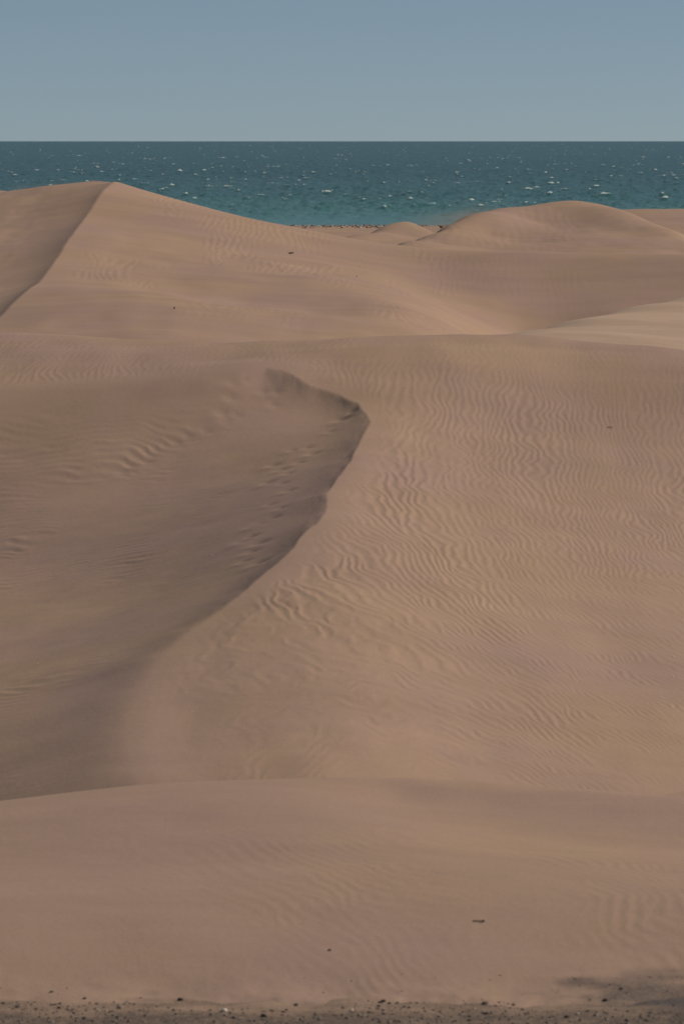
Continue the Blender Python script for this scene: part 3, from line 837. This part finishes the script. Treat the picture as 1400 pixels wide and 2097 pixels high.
# dead grass tuft on the far dune
def tuft(px, py, sc, label, seed, nblades=9):
    p, _ = see(px, py, bCt)
    r_ = empty('dry_tuft', p, 0); tag(r_, label, 'dry plant')
    rs = random.Random(seed)
    for k in range(nblades):
        a = rs.uniform(0, 6.28); L = sc * rs.uniform(0.6, 1.1); sp = rs.uniform(0.15, 0.7)
        s_ = stick('blade', [(0, 0, -0.02), (math.cos(a) * L * sp * 0.4, math.sin(a) * L * sp * 0.4, L * 0.5), (math.cos(a) * L * sp, math.sin(a) * L * sp, L * 0.85)], [sc * 0.10, sc * 0.075, sc * 0.02], BARK, 5)
        s_.parent = r_
tuft(357, 633, 0.13, 'tiny dark dry tuft alone on the left face of the far dune', 1)
tuft(730, 567, 0.08, 'tiny dark dry tuft below the crest of the far dune, near centre', 2, 7)
tuft(578, 558, 0.07, 'faint upright dry tuft on the far dune, left of the centre', 3, 6)
p, _ = see(595, 520, bCt)
r_ = empty('driftwood_branch', p, 0); tag(r_, 'dark branch lying flat on the far dune under its crest', 'branch')
s_ = stick('limb', [(-0.22, 0.35, 0.03), (-0.08, 0.15, 0.05), (0.05, 0.0, 0.06), (0.16, -0.15, 0.05)], [0.012, 0.022, 0.03, 0.02], BARK); s_.parent = r_
s_ = stick('side_branch', [(0.0, 0.05, 0.05), (0.08, 0.2, 0.09), (0.18, 0.3, 0.10)], [0.014, 0.01, 0.005], BARK); s_.parent = r_

# pale shell scraps on the middle dune
specks = [(1012, 1253), (1053, 1390), (1377, 1387), (1378, 1345), (1067, 1293), (441, 1513), (1030, 759), (862, 776), (711, 748), (1380, 979), (574, 940), (614, 1061), (460, 733), (376, 781), (78, 1359), (433, 1137), (1180, 1640)]
for i, (px, py) in enumerate(specks):
    if py > 1600: continue
    h = see(px, py, bB)
    V, Fc = ico(1, 400 + i, 0.45)
    o = mesh_obj('shell_fragment', V * random.uniform(0.014, 0.022), Fc, SHELL)
    o.location = (h[0].x, h[0].y, h[0].z + 0.006)
    tag(o, 'tiny white shell scrap on the sand of the middle dune', 'shell', 'white shell scraps on the middle dune')

# ------------------------------------------------------------------ bird on the crest of the far right dune
bx, by, bz = at(902, 466, 305)
bz = float(surfE(np.array([bx]), np.array([by]))[0])
def lathe(name, prof, mat, sides=12):
    """profile of (x, z centre, half width, half height) rings along the body"""
    V, Fc = [], []
    for (x, z, hw, hh) in prof:
        for k in range(sides):
            a = 2 * math.pi * k / sides
            V.append((x, hw * math.cos(a), z + hh * math.sin(a)))
    for i in range(len(prof) - 1):
        for k in range(sides):
            Fc.append((i * sides + k, i * sides + (k + 1) % sides, (i + 1) * sides + (k + 1) % sides, (i + 1) * sides + k))
    Fc.append(tuple(range(sides))[::-1]); Fc.append(tuple((len(prof) - 1) * sides + k for k in range(sides)))
    return mesh_obj(name, V, Fc, mat)
bird = empty('bird', (bx, by, bz), math.radians(155))
tag(bird, 'small dark bird with a white face standing on the far right dune crest', 'bird')
parts = [lathe('body', [(-0.24, 0.17, 0.008, 0.006), (-0.17, 0.17, 0.03, 0.018), (-0.09, 0.18, 0.065, 0.055), (0.0, 0.20, 0.085, 0.08), (0.07, 0.225, 0.075, 0.08), (0.115, 0.27, 0.05, 0.055), (0.13, 0.315, 0.036, 0.036), (0.135, 0.345, 0.042, 0.036), (0.14, 0.372, 0.02, 0.015)], FEATHER_DARK),
         lathe('face', [(0.135, 0.345, 0.036, 0.034), (0.165, 0.345, 0.034, 0.032), (0.19, 0.342, 0.014, 0.014)], FEATHER_WHITE),
         lathe('beak', [(0.185, 0.342, 0.012, 0.012), (0.22, 0.338, 0.008, 0.008), (0.25, 0.33, 0.002, 0.003)], HORN)]
for sgn in (-1, 1):
    parts.append(lathe('wing', [(-0.22, 0.19, 0.006, 0.006), (-0.12, 0.20, 0.014, 0.035), (0.0, 0.215, 0.016, 0.055), (0.07, 0.22, 0.010, 0.035)], FEATHER_DARK))
    parts[-1].location.y = sgn * 0.075
    parts.append(stick('leg', [(-0.01, sgn * 0.035, 0.13), (0.01, sgn * 0.035, 0.06), (0.0, sgn * 0.035, 0.0), (0.04, sgn * 0.035, -0.004)], [0.012, 0.007, 0.007, 0.01], HORN, 6))
for q in parts: q.parent = bird

# ------------------------------------------------------------------ sand blown off the far crests
def plume(name, centre, size, tilt, density, label, seed):
    me = bpy.data.meshes.new(name)
    bm = bmesh.new(); bmesh.ops.create_cube(bm, size=2.0); bm.to_mesh(me); bm.free()
    mt = bpy.data.materials.new(name); mt.use_nodes = True
    n, l = mt.node_tree.nodes, mt.node_tree.links; n.clear()
    out = n.new('ShaderNodeOutputMaterial'); pv = n.new('ShaderNodeVolumePrincipled')
    l.new(pv.outputs[0], out.inputs['Volume'])
    pv.inputs['Color'].default_value = (0.72, 0.50, 0.38, 1); pv.inputs['Anisotropy'].default_value = 0.2
    tc = n.new('ShaderNodeTexCoord').outputs['Object']
    gr = n.new('ShaderNodeTexGradient'); gr.gradient_type = 'QUADRATIC_SPHERE'; l.new(tc, gr.inputs[0])
    nz = noise_node(n, l, tc, 2.2 + 0.2 * seed, 4, 0.6)
    mp = ramp(n, l, nz.outputs['Fac'], [(0.38, (0, 0, 0)), (0.7, (1, 1, 1))])
    m1 = n.new('ShaderNodeMath'); m1.operation = 'MULTIPLY'; l.new(gr.outputs['Fac'], m1.inputs[0]); l.new(mp.outputs[0], m1.inputs[1])
    m2 = n.new('ShaderNodeMath'); m2.operation = 'MULTIPLY'; m2.inputs[1].default_value = density; l.new(m1.outputs[0], m2.inputs[0])
    l.new(m2.outputs[0], pv.inputs['Density'])
    me.materials.append(mt)
    o = bpy.data.objects.new(name, me); COL.objects.link(o)
    o.location = centre; o.scale = size; o.rotation_euler = (0, tilt, 0)
    o['kind'] = 'stuff'; o['label'] = label; o['category'] = 'blown sand'
    return o
x, y, z = at(930, 446, 318)
plume('blowing_sand', (x, y, z - 0.3), (8.5, 5.0, 1.9), math.radians(-8), 0.35, 'thin veil of sand blowing off the far right crest', 1.0)
x, y, z = at(90, 392, 212)
plume('blowing_sand', (x, y, z - 0.1), (5.5, 4.0, 0.8), math.radians(-6), 0.5, 'thin veil of sand blowing off the far left peak', 2.0)
